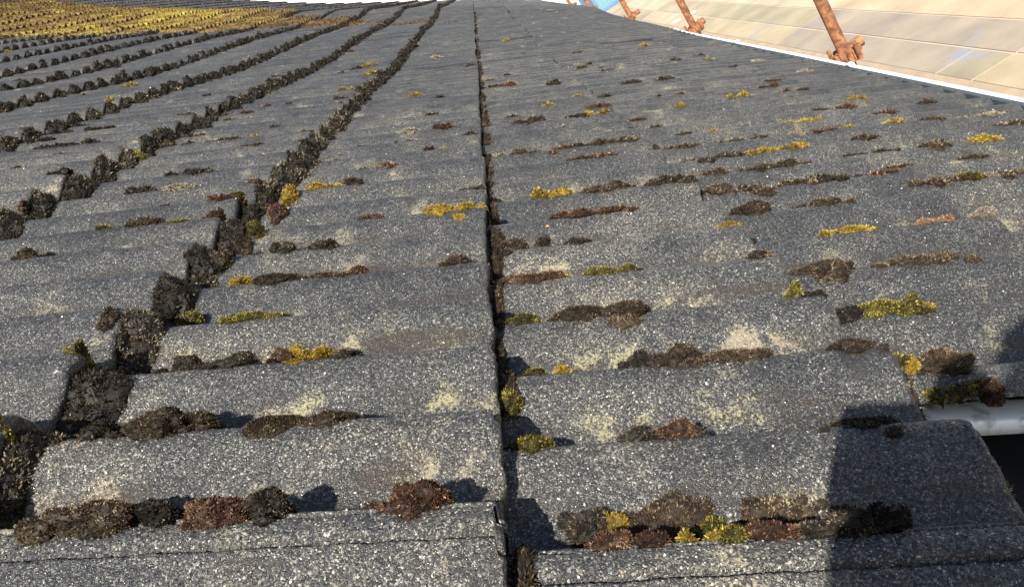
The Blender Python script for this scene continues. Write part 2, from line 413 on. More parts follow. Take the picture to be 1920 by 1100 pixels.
# ---------------------------------------------------------------- gutter along the eave
eave = RW @ np.array([1.151, 0, 0])
gz = eave[2] + .022; gx = eave[0] - .004
def world(o): o.location = (0, 0, Z0); return o
gut = empty('gutter', (gx, 0, Z0 + gz)); tag(gut, 'bright white half round plastic gutter running along the roof eave', 'gutter')
def gutter_ring(r):
    a = np.linspace(np.pi, 2 * np.pi, 18); return np.stack([r * np.cos(a), r * np.sin(a)], -1)
outer = gutter_ring(.055); inner = gutter_ring(.0515)[::-1]
lip = np.array([[.053, .004], [.061, .004], [.061, -.004]])
sec = np.concatenate([outer[:-1], [[.056, -.005], [.062, -.005], [.063, .003], [.058, .006], [.050, .004]], inner[1:]])
ys = np.linspace(-.5, 14.1, 60)
P = np.stack([np.stack([sec[:, 0], np.full(len(sec), y), sec[:, 1]], -1) for y in ys])
n_ = len(sec); i, j = np.meshgrid(np.arange(len(ys) - 1), np.arange(n_), indexing='ij'); k = (i * n_ + j).ravel(); k2 = (i * n_ + (j + 1) % n_).ravel()
mesh_np('channel', P.reshape(-1, 3), np.stack([k, k2, k2 + n_, k + n_], -1), M_gutter, gut)
for y in np.arange(.2, 14, 1.1):
    a = gutter_ring(.0585); b2 = gutter_ring(.0552)[::-1]
    s2 = np.concatenate([a, [[.066, .0], [.066, .010], [.048, .010], [.048, .006]], b2[:1], b2[1:]])
    P = np.stack([np.stack([s2[:, 0], np.full(len(s2), y + dy), s2[:, 1]], -1) for dy in (-.013, .013)])
    n_ = len(s2); k = np.arange(n_); k2 = (k + 1) % n_
    mesh_np('bracket', P.reshape(-1, 3), [np.stack([k, k2, k2 + n_, k + n_], -1), np.array([list(range(n_))[::-1]]), np.array([list(range(n_, 2 * n_))])], M_gutter, gut)
V, F = boxes([((1.1595, 6.6, .010), (.005, 14.4, .066))])
o = mesh_np('added_eave_strip', V, F, plain('eave_dark_line', (.03, .05, .055), .7)); on_roof(o); parent_keep(o, roof)  # added dark strip standing for the thin dark line below the gutter lip
# fascia and house wall below
V, F = boxes([((eave[0] - .030, 6.8, gz - .09), (.025, 14.6, .17))])
fas = mesh_np('fascia_board', V, F, M_gutter); world(fas); tag(fas, 'white fascia board behind the gutter under the eave', 'fascia')
V, F = boxes([((eave[0] - .35, 6.8, (gz - .18 - 3.14) / 2), (.25, 14.2, 3.14 + gz - .18 - .01))])
wl_ = mesh_np('house_wall', V, F, M_wall); world(wl_); tag(wl_, 'brown brick house wall below the gutter', 'wall')

# ---------------------------------------------------------------- yard far below
def yard_material():
    m, N, L, b = new_mat('concrete_bays')
    g = N.new('ShaderNodeNewGeometry'); pos = g.outputs['Position']
    isl = g.outputs['Random Per Island']
    r = ramp(N, [(0, (.42, .31, .20)), (.3, (.48, .38, .26)), (.5, (.30, .25, .19)), (.7, (.38, .28, .20)), (.85, (.30, .26, .17)), (1, (.45, .34, .22))], 'LINEAR'); L.new(isl, r.inputs[0])
    nz = noise(N, L, pos, 1.1, 6, .6); rz = ramp(N, [(.3, (.70, .72, .76)), (.5, grey(.95)), (.68, grey(1.15))]); L.new(nz.outputs[0], rz.inputs[0])
    c = mixc(N, L, 1.0, r.outputs[0], rz.outputs[0], 'MULTIPLY')
    nb = noise(N, L, pos, .9, 3, .5, 1.0); rb = ramp(N, [(.60, grey(0)), (.70, grey(.55))]); L.new(nb.outputs[0], rb.inputs[0])
    c = mixc(N, L, rb.outputs[0], c, (.25, .255, .27))
    # one blue paint stain
    d = N.new('ShaderNodeVectorMath'); d.operation = 'DISTANCE'; 
    mp = N.new('ShaderNodeMapping'); mp.inputs['Scale'].default_value = (1, .42, 1); L.new(pos, mp.inputs['Vector']); 
    wv = noise(N, L, pos, 7, 4); ws = N.new('ShaderNodeVectorMath'); ws.operation = 'MULTIPLY_ADD'; L.new(wv.outputs['Color'], ws.inputs[0]); ws.inputs[1].default_value = (.5, .5, 0); L.new(mp.outputs[0], ws.inputs[2])
    L.new(ws.outputs[0], d.inputs[0]); d.inputs[1].default_value = (4.12 + .25, 7.95 * .42 + .25, 0)
    rs = ramp(N, [(.03, grey(.45)), (.16, grey(0))]); L.new(d.outputs['Value'], rs.inputs[0])
    c = mixc(N, L, rs.outputs[0], c, (.16, .24, .40))
    nf = noise(N, L, pos, 60, 4); rf = ramp(N, [(.3, grey(.9)), (.7, grey(1.08))]); L.new(nf.outputs[0], rf.inputs[0])
    c = mixc(N, L, 1.0, c, rf.outputs[0], 'MULTIPLY')
    L.new(c, b.inputs['Base Color']); b.inputs['Roughness'].default_value = .85
    bp = N.new('ShaderNodeBump'); bp.inputs['Distance'].default_value = .01; L.new(nz.outputs[0], bp.inputs['Height']); L.new(bp.outputs[0], b.inputs['Normal'])
    return m
M_yard = yard_material()
V, F = boxes([((0, 0, -.06), (3000, 3000, .1))])
gnd = mesh_np('ground', V, F, plain('pale_dusty_ground', (.50, .42, .33), .9, nscale=.8, col2=(.40, .33, .26))); tag(gnd, kind='structure')
lst = []
xs = [2.6, 3.0, 3.77, 4.24, 4.75, 5.35, 6.2, 7.2, 8.4, 9.8, 11.4]
rY = random.Random(3)
for a, b_ in zip(xs[:-1], xs[1:]):
    y = 7.37 - 5.15 * 2 + (0 if a < 4.7 else -.0)
    while y < 29.6:
        L_ = 5.15
        y1 = min(y + L_, 29.75); g_ = .014
        cuts = [y, y1]
        if a < 4.7 and rY.random() < .35: cuts = [y, y + L_ * .12, y1]
        for c0, c1 in zip(cuts[:-1], cuts[1:]):
            if c1 - c0 > .1: lst.append((((a + b_) / 2, (c0 + c1) / 2, -.031 + rY.uniform(-.001, .001)), (b_ - a - 2 * g_, c1 - c0 - 2 * g_, .06)))
        y = y1
        if y > 29.7: break
V, F = boxes(lst)
yard = mesh_np('concrete_yard', V, F, M_yard); tag(yard, kind='structure')
# low edging along the yard
V, F = boxes([((3.70, 8.0, .012), (.10, 43, .024))])
kb = mesh_np('kerb', V, F, plain('kerb_concrete', (.38, .28, .18), .85, nscale=4, col2=(.30, .23, .16))); tag(kb, kind='structure')
mk = [(3.86, 19.50), (4.02, 19.38), (4.19, 19.22), (4.40, 19.08)]
V = []
for (x0, y0), (x1, y1) in ((mk[0], mk[1]), (mk[2], mk[3])):
    for t in np.linspace(0, 2 * np.pi, 16, endpoint=False):
        V.append(((x0 + x1) / 2 + .12 * math.cos(t), (y0 + y1) / 2 + .20 * math.sin(t), .004))
o = mesh_np('painted_marking', V, [np.array([list(range(16)), list(range(16, 32))])], M_mark); tag(o, kind='structure')

# ---------------------------------------------------------------- beyond the yard
con = empty('storage_container', (4.6, 30.6, 0)); tag(con, 'blue and teal steel storage container at the far end of the yard', 'container')
def corrugated(p0, p1, z0, z1, n, depth, nrm):
    p0 = np.array(p0, float); p1 = np.array(p1, float); t = np.linspace(0, 1, n * 4 + 1); ph = (np.arange(n * 4 + 1) % 4 > 1) * depth
    b0 = p0 + (p1 - p0) * t[:, None] + np.array(nrm)[None] * ph[:, None]
    V = np.concatenate([np.c_[b0, np.full(len(t), z0)], np.c_[b0, np.full(len(t), z1)]]); m_ = len(t); k = np.arange(m_ - 1)
    return V, np.stack([k, k + 1, k + 1 + m_, k + m_], -1)
V, F = corrugated((-.92, -.9), (.9, -.9), .1, 2.5, 12, .03, (0, -1)); mesh_np('front_panel', V, F, M_teal, con)
V, F = corrugated((-.92, 3.0), (-.92, -.9), .1, 2.5, 20, .03, (-1, 0)); mesh_np('side_panel', V, F, M_blue, con)
V, F = boxes([((0, 1.05, 1.3), (1.76, 3.8, 2.36))]); mesh_np('shell', V, F, M_blue, con)
for x in (-.92, .92):
    for y in (-.92, 3.0): mesh_np('corner_post', *boxes([((x, y, 1.3), (.09, .09, 2.6))]), M_blue, con)
for z in (.06, 2.56): mesh_np('rail', *boxes([((0, -.95, z), (1.7, .1, .1))]), M_blue, con)
bld = empty('white_building', (0, 46, 0)); tag(bld, 'long white rendered building glaring in the sun beyond the roof end', 'building')
V, F = boxes([((0, 4, 5), (60, 8, 10))]); mesh_np('wall', V, F, M_render, bld)
V, F = boxes([((0, 3.9, 10.1), (60.6, 8.6, .2))]); mesh_np('roof', V, F, plain('grey_roofing', (.3, .3, .3), .7), bld)
for x in range(-27, 28, 6):
    fr = mesh_np('window', *boxes([((x, -.02, 6.4), (1.9, .06, 1.5))]), M_render, bld)
    mesh_np('pane', *boxes([((x, -.06, 6.4), (1.6, .03, 1.2))]), plain('window_glass', (.05, .07, .09), .08), fr)

# ---------------------------------------------------------------- rusty scaffold standards beyond the gutter
PX = 1.13
def make_standard(nm='scaffold_pole'):
    t = empty(nm)
    V, F = tubes([((0, 0, .012), (0, 0, 4.6), .0205)], 24); mesh_np('tube', V, F, M_rust, t, smooth=False)
    V, F = boxes([((0, 0, .006), (.15, .15, .012))]); mesh_np('base_plate', V, F, M_rust, t)
    zc = Z0 - .645
    cp = mesh_np('coupler', *tubes([((0, 0, zc - .028), (0, 0, zc + .022), .028), ((.016, -.035, zc), (.016, .040, zc), .025)], 12), M_rust, t)
    V, F = boxes([((.024, -.030, zc), (.030, .024, .038)), ((-.027, .006, zc), (.022, .026, .036)), ((.040, .008, zc + .006), (.026, .046, .026))]); 
    for q in range(3): mesh_np('clamp_flap', V[q * 8:q * 8 + 8], F[:6], M_rust, cp)
    V, F = tubes([((.02, -.06, zc - .02), (.02, -.06, zc + .05), .007), ((-.04, .02, zc - .03), (-.04, .02, zc + .045), .007)], 8)
    for q in (0, 1):
        V, A, B = tube(*[((.02, -.06, zc - .02), (.02, -.06, zc + .05)), ((-.04, .02, zc - .03), (-.04, .02, zc + .045))][q], .007, 8); mesh_np('bolt', V, [A, B], M_rust, cp)
    # short transom tube held in the coupler, pointing away from the roof
    V, F = tubes([((-.015, .045, zc + .003), (.085, .045, zc + .003), .0195)], 20); mesh_np('transom_stub', V, F, M_rust, t)
    return t
def copy_tree(o, parent=None):
    c = o.copy(); COL.objects.link(c); c.parent = parent
    for ch in list(o.children): copy_tree(ch, c)
    return c
st0 = make_standard()
labs = ['rusty orange scaffold pole nearest the camera, thickest of the row beyond the gutter',
        'rusty scaffold pole beside the two white marks, second from the camera',
        'rusty scaffold pole standing over the tan yard where the white gutter disappears',
        'rusty scaffold pole in front of the blue container, fourth from the camera',
        'thinnest rusty scaffold pole, farthest away against the white glare']
stds = [st0] + [copy_tree(st0) for _ in range(4)]
for o, y, lb, rz in zip(stds, (2.68, 4.60, 6.50, 8.70, 10.5), labs, (0, .12, -.1, .2, -.05)):
    o.location = (PX, y, 0); o.rotation_euler = (0, 0, rz)
    tag(o, lb, 'scaffold pole', 'rusty scaffold poles beyond the gutter')

# ---------------------------------------------------------------- moss
def sprigs(P, Nr, size, tint, r, spread=.55, leaves=4):
    """little leafy shoots: for each point several narrow pointed leaves fanned about the normal"""
    n = len(P); k = leaves
    P = np.repeat(P, k, 0); Nr = np.repeat(Nr, k, 0); s = np.repeat(size, k) * r.uniform(.6, 1.25, n * k); tt = np.repeat(tint, k)
    D = Nr + r.normal(0, spread, (n * k, 3)); D /= np.linalg.norm(D, axis=1)[:, None]
    S = np.cross(D, r.normal(0, 1, (n * k, 3))); S /= np.linalg.norm(S, axis=1)[:, None] + 1e-9
    w = s[:, None] * .16
    a = P - S * w * .5; b = P + S * w * .5; c = P + D * s[:, None] * .55 + S * w * .75; d2 = P + D * s[:, None]; e = P + D * s[:, None] * .55 - S * w * .75
    V = np.stack([a, b, c, d2, e], 1).reshape(-1, 3)
    q = np.arange(n * k) * 5
    F5 = np.stack([q, q + 1, q + 2, q + 3, q + 4], -1)
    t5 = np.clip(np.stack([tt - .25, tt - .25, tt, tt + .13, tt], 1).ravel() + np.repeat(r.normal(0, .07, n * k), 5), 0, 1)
    return V, F5, t5
def blob(c, ru, rv, rn, seed, res=26, rough=.55, shape=None):
    """uneven cushion sitting on the tiles, in roof axes; returns V, F, normals"""
    th = np.linspace(0, 2 * np.pi, res, endpoint=False); ph = np.linspace(-.12, .5 * np.pi, max(6, res // 3))
    T, H = np.meshgrid(th, ph, indexing='xy')
    D = np.stack([np.cos(T) * np.cos(H), np.sin(T) * np.cos(H), np.sin(H)], -1)
    Rr = np.array([ru, rv, rn])
    q = D * Rr * (1 / max(ru, .001)) 
    k = 1 + rough * fbm(q * 1.6 + seed * 3.1, seed, 3) * 1.3
    k = k + rough * .62 * fbm(D * Rr / .011 + seed, seed + 9, 3) + (.10 * fbm(D * Rr / .0026 + seed, seed + 15, 2) if res > 40 else 0)
    P = D * Rr * k[..., None]
    u = c[0] + P[..., 0]; v = c[1] + P[..., 1]
    g = surf(u, v) if shape is None else shape(u, v)
    Pn = np.stack([u, v, g * .8 + c[2] * .2 + P[..., 2]], -1)
    Pn[..., 2] = np.where(H < 0.02, g - .004, np.maximum(Pn[..., 2], g + .0012 * np.clip(H / .2, 0, 1)))
    a, b_ = len(ph), res
    i, j = np.meshgrid(np.arange(a - 1), np.arange(b_), indexing='ij'); k0 = (i * b_ + j).ravel(); k1 = (i * b_ + (j + 1) % b_).ravel()
    F = np.stack([k0, k1, k1 + b_, k0 + b_], -1)
    Nr = D / Rr; Nr /= np.linalg.norm(Nr, axis=-1)[..., None]
    return Pn.reshape(-1, 3), F, Nr.reshape(-1, 3)
def cushion(parts, r, ssize, dens, tint_mu=.5, body=.12, spread=.55, leaves=4):
    """parts: list of (centre, ru, rv, rn). Returns V, [quads, pents], tint"""
    VV = []; Q = []; T = []; n = 0; SP = []; SN = []; ST = []
    for (c, ru, rv, rn, dt) in parts:
        sd = int(r.integers(1, 9999)); res = int(np.clip(ru / .0005, 9, 120))
        V, F, Nr = blob(c, ru, rv, rn, sd, res)
        VV.append(V); Q.append(F + n); n += len(V)
        T.append(np.clip(body + .12 * r.normal(0, 1, len(V)) + dt * .5, 0, 1))
        area = math.pi * ru * rv + 1.6 * (ru + rv) * rn
        m = max(10, int(area * dens * 1.8))
        # random points on the faces
        q0 = V[F[:, 0]]; wt = np.linalg.norm(np.cross(V[F[:, 2]] - q0, V[F[:, 3]] - V[F[:, 1]]), axis=1) + 1e-12
        fi = r.choice(len(F), m, p=wt / wt.sum()); a = r.random((m, 2))
        A = V[F[fi, 0]]; B = V[F[fi, 1]]; C = V[F[fi, 2]]; D = V[F[fi, 3]]
        keep = np.ones(m, bool)
        P = (A * (1 - a[:, :1]) * (1 - a[:, 1:]) + B * a[:, :1] * (1 - a[:, 1:]) + C * a[:, :1] * a[:, 1:] + D * (1 - a[:, :1]) * a[:, 1:])
        SP.append(P[keep]); SN.append(Nr[F[fi, 0]][keep]); 
        ST.append(np.full(keep.sum(), tint_mu + dt) + .38 * fbm(P[keep] * 80, sd, 2) + r.normal(0, .19, keep.sum()) + .30 * (r.random(keep.sum()) > .95))
    P = np.concatenate(SP); Nr = np.concatenate(SN) + np.array([0, 0, .35]); Nr /= np.linalg.norm(Nr, axis=1)[:, None]
    V, F5, t5 = sprigs(P - Nr * ssize * .3, Nr, np.full(len(P), ssize), np.clip(np.concatenate(ST), .02, 1), r, spread, leaves)
    VV.append(V); T.append(t5)
    return np.concatenate(VV), [np.concatenate(Q), F5 + n], np.concatenate(T)

NAMES = {'B': 'moss_clump', 'N': 'moss_clump', 'R': 'moss_clump', 'Y': 'moss_clump', 'O': 'moss_clump', 'T': 'lichen_patch', 'C': 'fallen_leaf'}
def px_clump(x, y, w, h, kind, label, snap=True, flat=.5, back=None, parts=None, group=None, rise=0.0, size=1.0, flatn=None, rvx=None):
    """clump whose foot is seen at (x,y) of the photograph, w by h of its pixels"""
    p = hit(x, y)
    if p is None or p[0] > 1.12: return None
    u, v = p[0], p[1]
    z = (RC.T @ (p - np.array([0, 0, CH])))[2] * -1
    ww = w * z / FOC / 2
    ang = math.atan2(CH - p[2], math.hypot(v, u))
    hh = h * z / FOC * (.8 if z > 1 else 1)
    rv = min(max(ww * .7, .004), .0185)
    rn = max(.004, (hh - rv * 1.1 * math.sin(ang)) / math.cos(ang) * .9, hh * .35)
    if snap:
        vn = v - float(skew(u, v)); jv = math.ceil((vn - VC0) / PIT - .62); vc = VC0 + jv * PIT + float(skew(u, v))
        vv = min(max(v + .3 * rv, vc + .15 * PIT), vc + .5 * PIT)
        rn = max(.30 * AMP + .75 * hh / math.cos(ang) - .012 * math.tan(ang), .28 * AMP + .3 * hh)
    else: vv = v + rv * .3
    c = np.array([u, vv, float(surf(u, vv)) + rise])
    if flatn: rn = flatn; rv = rvx or .005
    r = np.random.default_rng(int(x * 7 + y * 13))
    lst = []
    nb = parts or max(1, int(round(ww / rv * .9)))
    for q in range(nb):
        t = 0 if nb == 1 else (q / (nb - 1) - .5) * 2
        rr = ww / nb * 1.2 if nb > 1 else ww
        cu = u + t * (ww - rr * .8) if nb > 1 else u
        cv = vv + r.uniform(-.15, .15) * rv
        sc = r.uniform(.72, 1.05) if nb > 1 else 1
        lst.append((np.array([cu, cv, float(surf(cu, cv)) + rise]), rr * sc, rv * sc, rn * r.uniform(.62, .92), r.uniform(-.12, .1)))
    if z < 1.6 and kind not in 'TC' and not rise and snap:
        for q in range(int(4 + ww / .008)):                  # crumbs and satellites round the cushion
            cu = u + r.normal(0, .6) * (ww + .005); cv = vv + r.normal(0, .55) * rv; q_ = r.uniform(.12, .42)
            lst.append((np.array([cu, cv, float(surf(cu, cv))]), rv * q_ * r.uniform(1, 2), rv * q_, rn * q_ * r.uniform(.5, 1), r.uniform(-.2, .25)))
    ss = (.0025 if z < .5 else .0029 if z < .75 else .0038 if z < 1 else .0045 + .0026 * (z - .6)) * size
    dens = 1.1 / (ss * .42) ** 2 / 2.0
    V, F, T = cushion(lst, r, ss, min(dens, 560000))
    o = mesh_np(NAMES[kind], V - c, F, MOSS[kind], attr=T, smooth=False); on_roof(o, *c)
    cat = {'T': 'lichen', 'C': 'leaf'}.get(kind, 'moss')
    tag(o, label, cat, group)
    return o

G_near = 'moss cushions growing between the tile rolls'
CL = [
 # bottom left
 (150, 1012, 165, 78, 'N', 'brown moss cushion with olive edge at the left end of the lowest left-hand row', {}),
 (272, 1004, 105, 72, 'B', 'grey-black rounded moss cushion between two brown ones at the bottom left', {'parts': 1}),
 (395, 992, 150, 70, 'R', 'dark red-brown moss cushion left of the black one, bottom left row', {}),
 (495, 972, 95, 68, 'B', 'shiny black moss cushion ending the long bottom left row', {'parts': 1}),
 (782, 955, 128, 58, 'R', 'round rust-brown moss cushion standing alone near the bottom centre', {'parts': 1, 'flatn': .027, 'rvx': .0145}),
 (300, 826, 165, 58, 'N', 'ragged dark brown moss with yellow tips in the second row from the bottom, left', {}),
 (185, 822, 90, 45, 'B', 'black moss in the shade of the left tile step above the bottom row', {}),
 (560, 802, 190, 28, 'N', 'low flat brown moss strip in the second row left of the central step', {}),
 (343, 703, 72, 46, 'B', 'small black domed moss left of the yellow cushion', {'parts': 1}),
 (430, 698, 92, 42, 'B', 'black moss between the black dome and the rust-and-yellow cushion', {}),
 (528, 692, 80, 50, 'R', 'rust-red moss cushion touching the big yellow one', {'parts': 1}),
 (568, 700, 100, 42, 'Y', 'big bright yellow-green moss cushion, largest yellow one in the foreground', {'parts': 2}),
 (606, 672, 42, 26, 'Y', 'small yellow moss knob behind the big yellow cushion', {'parts': 1}),
 (648, 678, 78, 34, 'B', 'black moss trailing right of the yellow cushion', {}),
 (365, 606, 46, 36, 'O', 'olive moss tuft in the shade at the left tile step', {'parts': 1}),
 (470, 604, 120, 18, 'O', 'thin olive moss line right of the left tile step', {}),
 (438, 553, 52, 26, 'Y', 'yellow moss knob left of a brown mat, beside the left step', {'parts': 1}),
 (515, 548, 110, 28, 'N', 'brown moss mat right of the yellow knob beside the left step', {}),
 (668, 525, 36, 26, 'R', 'small round reddish-brown moss ball between the left and central steps', {'parts': 1}),
 (620, 524, 90, 10, 'N', 'thin brown moss line left of the reddish ball', {}),
 (856, 515, 78, 24, 'N', 'low dark brown moss touching the central step from the left', {}),
 (560, 485, 150, 28, 'B', 'dark grey-brown domed moss row two rows above the reddish ball', {}),
 (692, 436, 56, 14, 'R', 'small flat red-brown moss left of the yellow strip at the central step', {}),
 (848, 427, 96, 22, 'Y', 'long yellow-orange moss strip running up to the central step', {}),
 (905, 432, 40, 24, 'Y', 'yellow-orange moss knob draped over the central step edge', {'parts': 1}),
 (598, 372, 56, 19, 'Y', 'yellow moss cushion just right of the left tile step', {'parts': 1}),
 (542, 380, 34, 44, 'Y', 'tall yellow moss tuft standing on the left tile step', {'parts': 1, 'snap': False}),
 (478, 446, 40, 32, 'O', 'yellow-green moss tuft on the left tile step below the tall one', {'parts': 1, 'snap': False}),
 (662, 360, 60, 14, 'N', 'thin brown moss right of the yellow cushion by the left step', {}),
 (265, 424, 90, 24, 'N', 'brown moss with yellow specks between the second and first left steps', {}),
 (330, 425, 90, 10, 'O', 'thin ochre moss line right of the speckled brown moss', {}),
 (392, 448, 58, 22, 'R', 'reddish-brown moss tuft left of the first left step', {'parts': 1}),
 (425, 412, 44, 18, 'O', 'small olive moss tuft above the reddish-brown one', {'parts': 1}),
 (22, 524, 66, 26, 'N', 'brown and yellow moss at the left frame edge', {}),
 (62, 520, 34, 14, 'B', 'black moss bit right of the brown and yellow one at the frame edge', {}),
 (175, 466, 44, 12, 'O', 'lone olive moss speck on the broad grey tiles at left', {'parts': 1}),
 (435, 374, 110, 16, 'R', 'rusty thin moss line left of the tall yellow tuft', {}),
 (110, 335, 60, 10, 'B', 'flat dark moss left of the second left step', {}),
 (12, 334, 30, 10, 'O', 'small ochre moss at the left frame edge above the brown one', {'parts': 1}),
 (250, 385, 50, 16, 'B', 'dark grey moss patch beside the second left step', {}),
 (228, 640, 78, 34, 'N', 'ragged tan-brown moss lump sunlit on top of the near left step', {'snap': False, 'parts': 2}),
 (165, 700, 54, 50, 'O', 'dark green moss hanging on the near left tile step', {'snap': False, 'parts': 1}),
 (10, 850, 44, 60, 'O', 'round rust-olive moss ball at the left frame edge on the near step', {'snap': False, 'parts': 1}),
 (408, 508, 50, 36, 'N', 'tan-brown moss lump on the left step between olive and yellow tufts', {'snap': False, 'parts': 1}),
 (442, 478, 56, 34, 'N', 'brown moss lump on the left step just below the yellow-green tuft', {'snap': False, 'parts': 1}),
 (520, 410, 40, 30, 'R', 'reddish moss lump on the left step below the tall yellow tuft', {'snap': False, 'parts': 1}),
 (258, 300, 30, 22, 'O', 'small yellow-green moss tuft on the second left step', {'snap': False, 'parts': 1}),
 (52, 410, 26, 22, 'R', 'small rust moss knob on the second left step near the frame edge', {'snap': False, 'parts': 1}),
 (205, 192, 14, 12, 'Y', 'tiny yellow-green moss tuft on the third left step', {'snap': False, 'parts': 1}),
 (205, 735, 26, 20, 'C', 'small curled orange leaf just right of the near left step', {'snap': False, 'parts': 1}),
 # right of the central step
 (1108, 1012, 84, 76, 'B', 'tall dark grey-brown moss mound at the left end of the bottom right row', {'parts': 1}),
 (1155, 1040, 88, 50, 'R', 'rust-red moss cushion in front of the dark mound at bottom right', {'parts': 1}),
 (1150, 996, 46, 20, 'Y', 'yellow moss cap on top of the rust-red cushion', {'parts': 1, 'rise': .012}),
 (1238, 1038, 84, 46, 'R', 'second rust-red moss cushion in the middle of the bottom right row', {'parts': 1}),
 (1270, 1010, 150, 36, 'N', 'dark brown moss mat behind the rust-red cushions', {}),
 (1335, 1005, 56, 42, 'O', 'olive-green moss tuft in the middle of the bottom right row', {'parts': 1}),
 (1362, 1028, 42, 20, 'Y', 'small bright lime-yellow moss knob in the bottom right row', {'parts': 1}),
 (1302, 1034, 26, 26, 'Y', 'small orange-yellow moss spike between the red and lime cushions', {'parts': 1}),
 (1390, 1018, 80, 36, 'O', 'olive-brown moss right of the lime-yellow knob', {}),
 (1450, 985, 110, 55, 'N', 'loose brown moss reaching the edge of the big shadow', {}),
 (1480, 1046, 100, 48, 'R', 'ragged pinkish-brown moss lying over the tile joint at the shadow edge', {}),
 (1635, 998, 150, 80, 'B', 'large bristly black-brown moss mound inside the big shadow', {'parts': 2}),
 (1560, 1012, 90, 34, 'B', 'loose dark moss at the left foot of the large mound in the shadow', {}),
 (1278, 832, 72, 54, 'R', 'pinkish olive moss cushion right of centre in the second row', {'parts': 1}),
 (1205, 832, 70, 32, 'B', 'flat dark green-black moss left of the pinkish cushion', {}),
 (1325, 832, 34, 26, 'B', 'small dark moss at the right foot of the pinkish cushion', {'parts': 1}),
 (1212, 694, 62, 46, 'B', 'black moss mound at the left of the third row right of the step', {'parts': 1}),
 (1282, 700, 90, 44, 'N', 'wide brown moss mound in the third row right of the step', {}),
 (1390, 700, 140, 30, 'N', 'low brown moss with pink tips trailing right in the third row', {}),
 (1060, 716, 34, 16, 'Y', 'tiny bright yellow moss tuft near the central step, third row', {'parts': 1}),
 (1008, 720, 42, 24, 'O', 'olive-tan moss lump in the shade right of the central step', {'parts': 1}),
 (958, 775, 50, 42, 'O', 'spiky yellow-olive moss tuft at the central step', {'parts': 1, 'snap': False}),
 (1000, 840, 90, 34, 'O', 'dark olive moss in the shadow beside the central step', {}),
 (985, 620, 66, 22, 'O', 'dark olive moss in the step shadow, fourth row right', {}),
 (1140, 612, 160, 32, 'N', 'long brown-black moss mound in the fourth row right of the step', {}),
 (1010, 552, 100, 24, 'R', 'flat reddish-brown moss in the fifth row just right of the step', {}),
 (1188, 541, 40, 18, 'O', 'small olive-orange moss knob in the fifth row', {'parts': 1}),
 (1135, 545, 60, 10, 'O', 'thin ochre moss line left of the olive-orange knob', {}),
 (965, 492, 60, 24, 'N', 'dark brown moss close to the central step, sixth row', {}),
 (1022, 486, 40, 28, 'N', 'small brown moss dome right of the sixth row moss', {'parts': 1}),
 (1090, 482, 60, 14, 'B', 'flat black moss speck in the sixth row', {}),
 (1120, 440, 150, 12, 'R', 'long thin rust moss line in the seventh row', {}),
 (1038, 368, 78, 18, 'Y', 'yellow moss cushion right of the central step, largest one there', {'parts': 2}),
 (1130, 358, 90, 24, 'N', 'brown moss mound joined to the yellow cushion right of the step', {}),
 (1150, 386, 60, 12, 'B', 'small black moss speck below the brown mound', {}),
 (1390, 400, 95, 18, 'N', 'dark brown moss right of a chipped tile corner', {}),
 (1270, 342, 56, 22, 'B', 'black moss clump above the chipped tile corner', {}),
 (1350, 342, 66, 24, 'N', 'dark brown moss clump right of the black one', {}),
 (1250, 372, 40, 26, 'B', 'dark moss at the left of the chipped tile corner', {'parts': 1}),
 (1430, 446, 80, 22, 'N', 'brown moss in the row below the chipped corner', {}),
 (1388, 456, 38, 14, 'Y', 'yellow-green moss knob left of the brown moss below the chipped corner', {'parts': 1}),
 (1446, 490, 40, 18, 'C', 'curled pale orange leaf lying in the tile valley', {'parts': 1}),
 (1435, 488, 60, 22, 'B', 'dark moss under the pale orange leaf', {}),
 (1558, 520, 56, 44, 'N', 'brown moss running up over the roll right of the orange leaf', {'snap': False, 'parts': 2}),
 (1570, 548, 110, 30, 'N', 'dark brown moss mat below the brown streak', {}),
 (1780, 540, 110, 24, 'N', 'thin brown and pink moss line towards the right edge', {}),
 (1512, 578, 34, 34, 'O', 'orange-olive moss at the tile corner beside the dark mat', {'parts': 1}),
 (1600, 615, 120, 34, 'B', 'dark olive moss mat left of the green tuft', {}),
 (1690, 612, 130, 30, 'O', 'low olive moss mat below the green tuft', {}),
 (1706, 585, 42, 44, 'O', 'round green moss tuft standing over the olive mat', {'parts': 1, 'snap': False}),
 (1765, 608, 40, 14, 'Y', 'tiny lime moss speck right of the green tuft', {'parts': 1}),
 (1720, 716, 80, 44, 'O', 'dark olive moss in the corner above the white plastic strip', {}),
 (1800, 722, 120, 46, 'N', 'brown moss mat right of the olive corner moss', {}),
 (1795, 748, 110, 7, 'O', 'yellow-green moss fringe on the broken tile end over the white strip', {'snap': False, 'parts': 6, 'flatn': .006}),
 (1856, 738, 44, 22, 'R', 'rust and yellow moss knob on the broken tile end at the right edge', {'snap': False, 'parts': 1, 'flatn': .011, 'rvx': .008}),
 (1710, 700, 20, 36, 'Y', 'ochre moss edging the tile corner above the white strip', {'parts': 1, 'snap': False}),
 (1620, 672, 80, 30, 'N', 'brown moss at the tile edge above the big shadow', {}),
 (1650, 805, 140, 26, 'B', 'flat black moss inside the top of the big shadow', {}),
 (1602, 436, 66, 24, 'Y', 'ochre-yellow moss cushion on the right-hand tiles', {'parts': 1}),
 (1580, 428, 60, 18, 'N', 'brown moss behind the ochre-yellow cushion', {}),
 (1762, 418, 66, 9, 'C', 'thin pinkish dry leaf strip right of the ochre-yellow cushion', {'parts': 3}),
 (1890, 443, 60, 18, 'T', 'pale tan lichen flake at the right frame edge', {'parts': 1}),
 (1548, 376, 60, 14, 'B', 'dark moss speck above the ochre-yellow cushion', {}),
 (1750, 355, 90, 18, 'N', 'grey-brown moss mat near the right edge', {}),
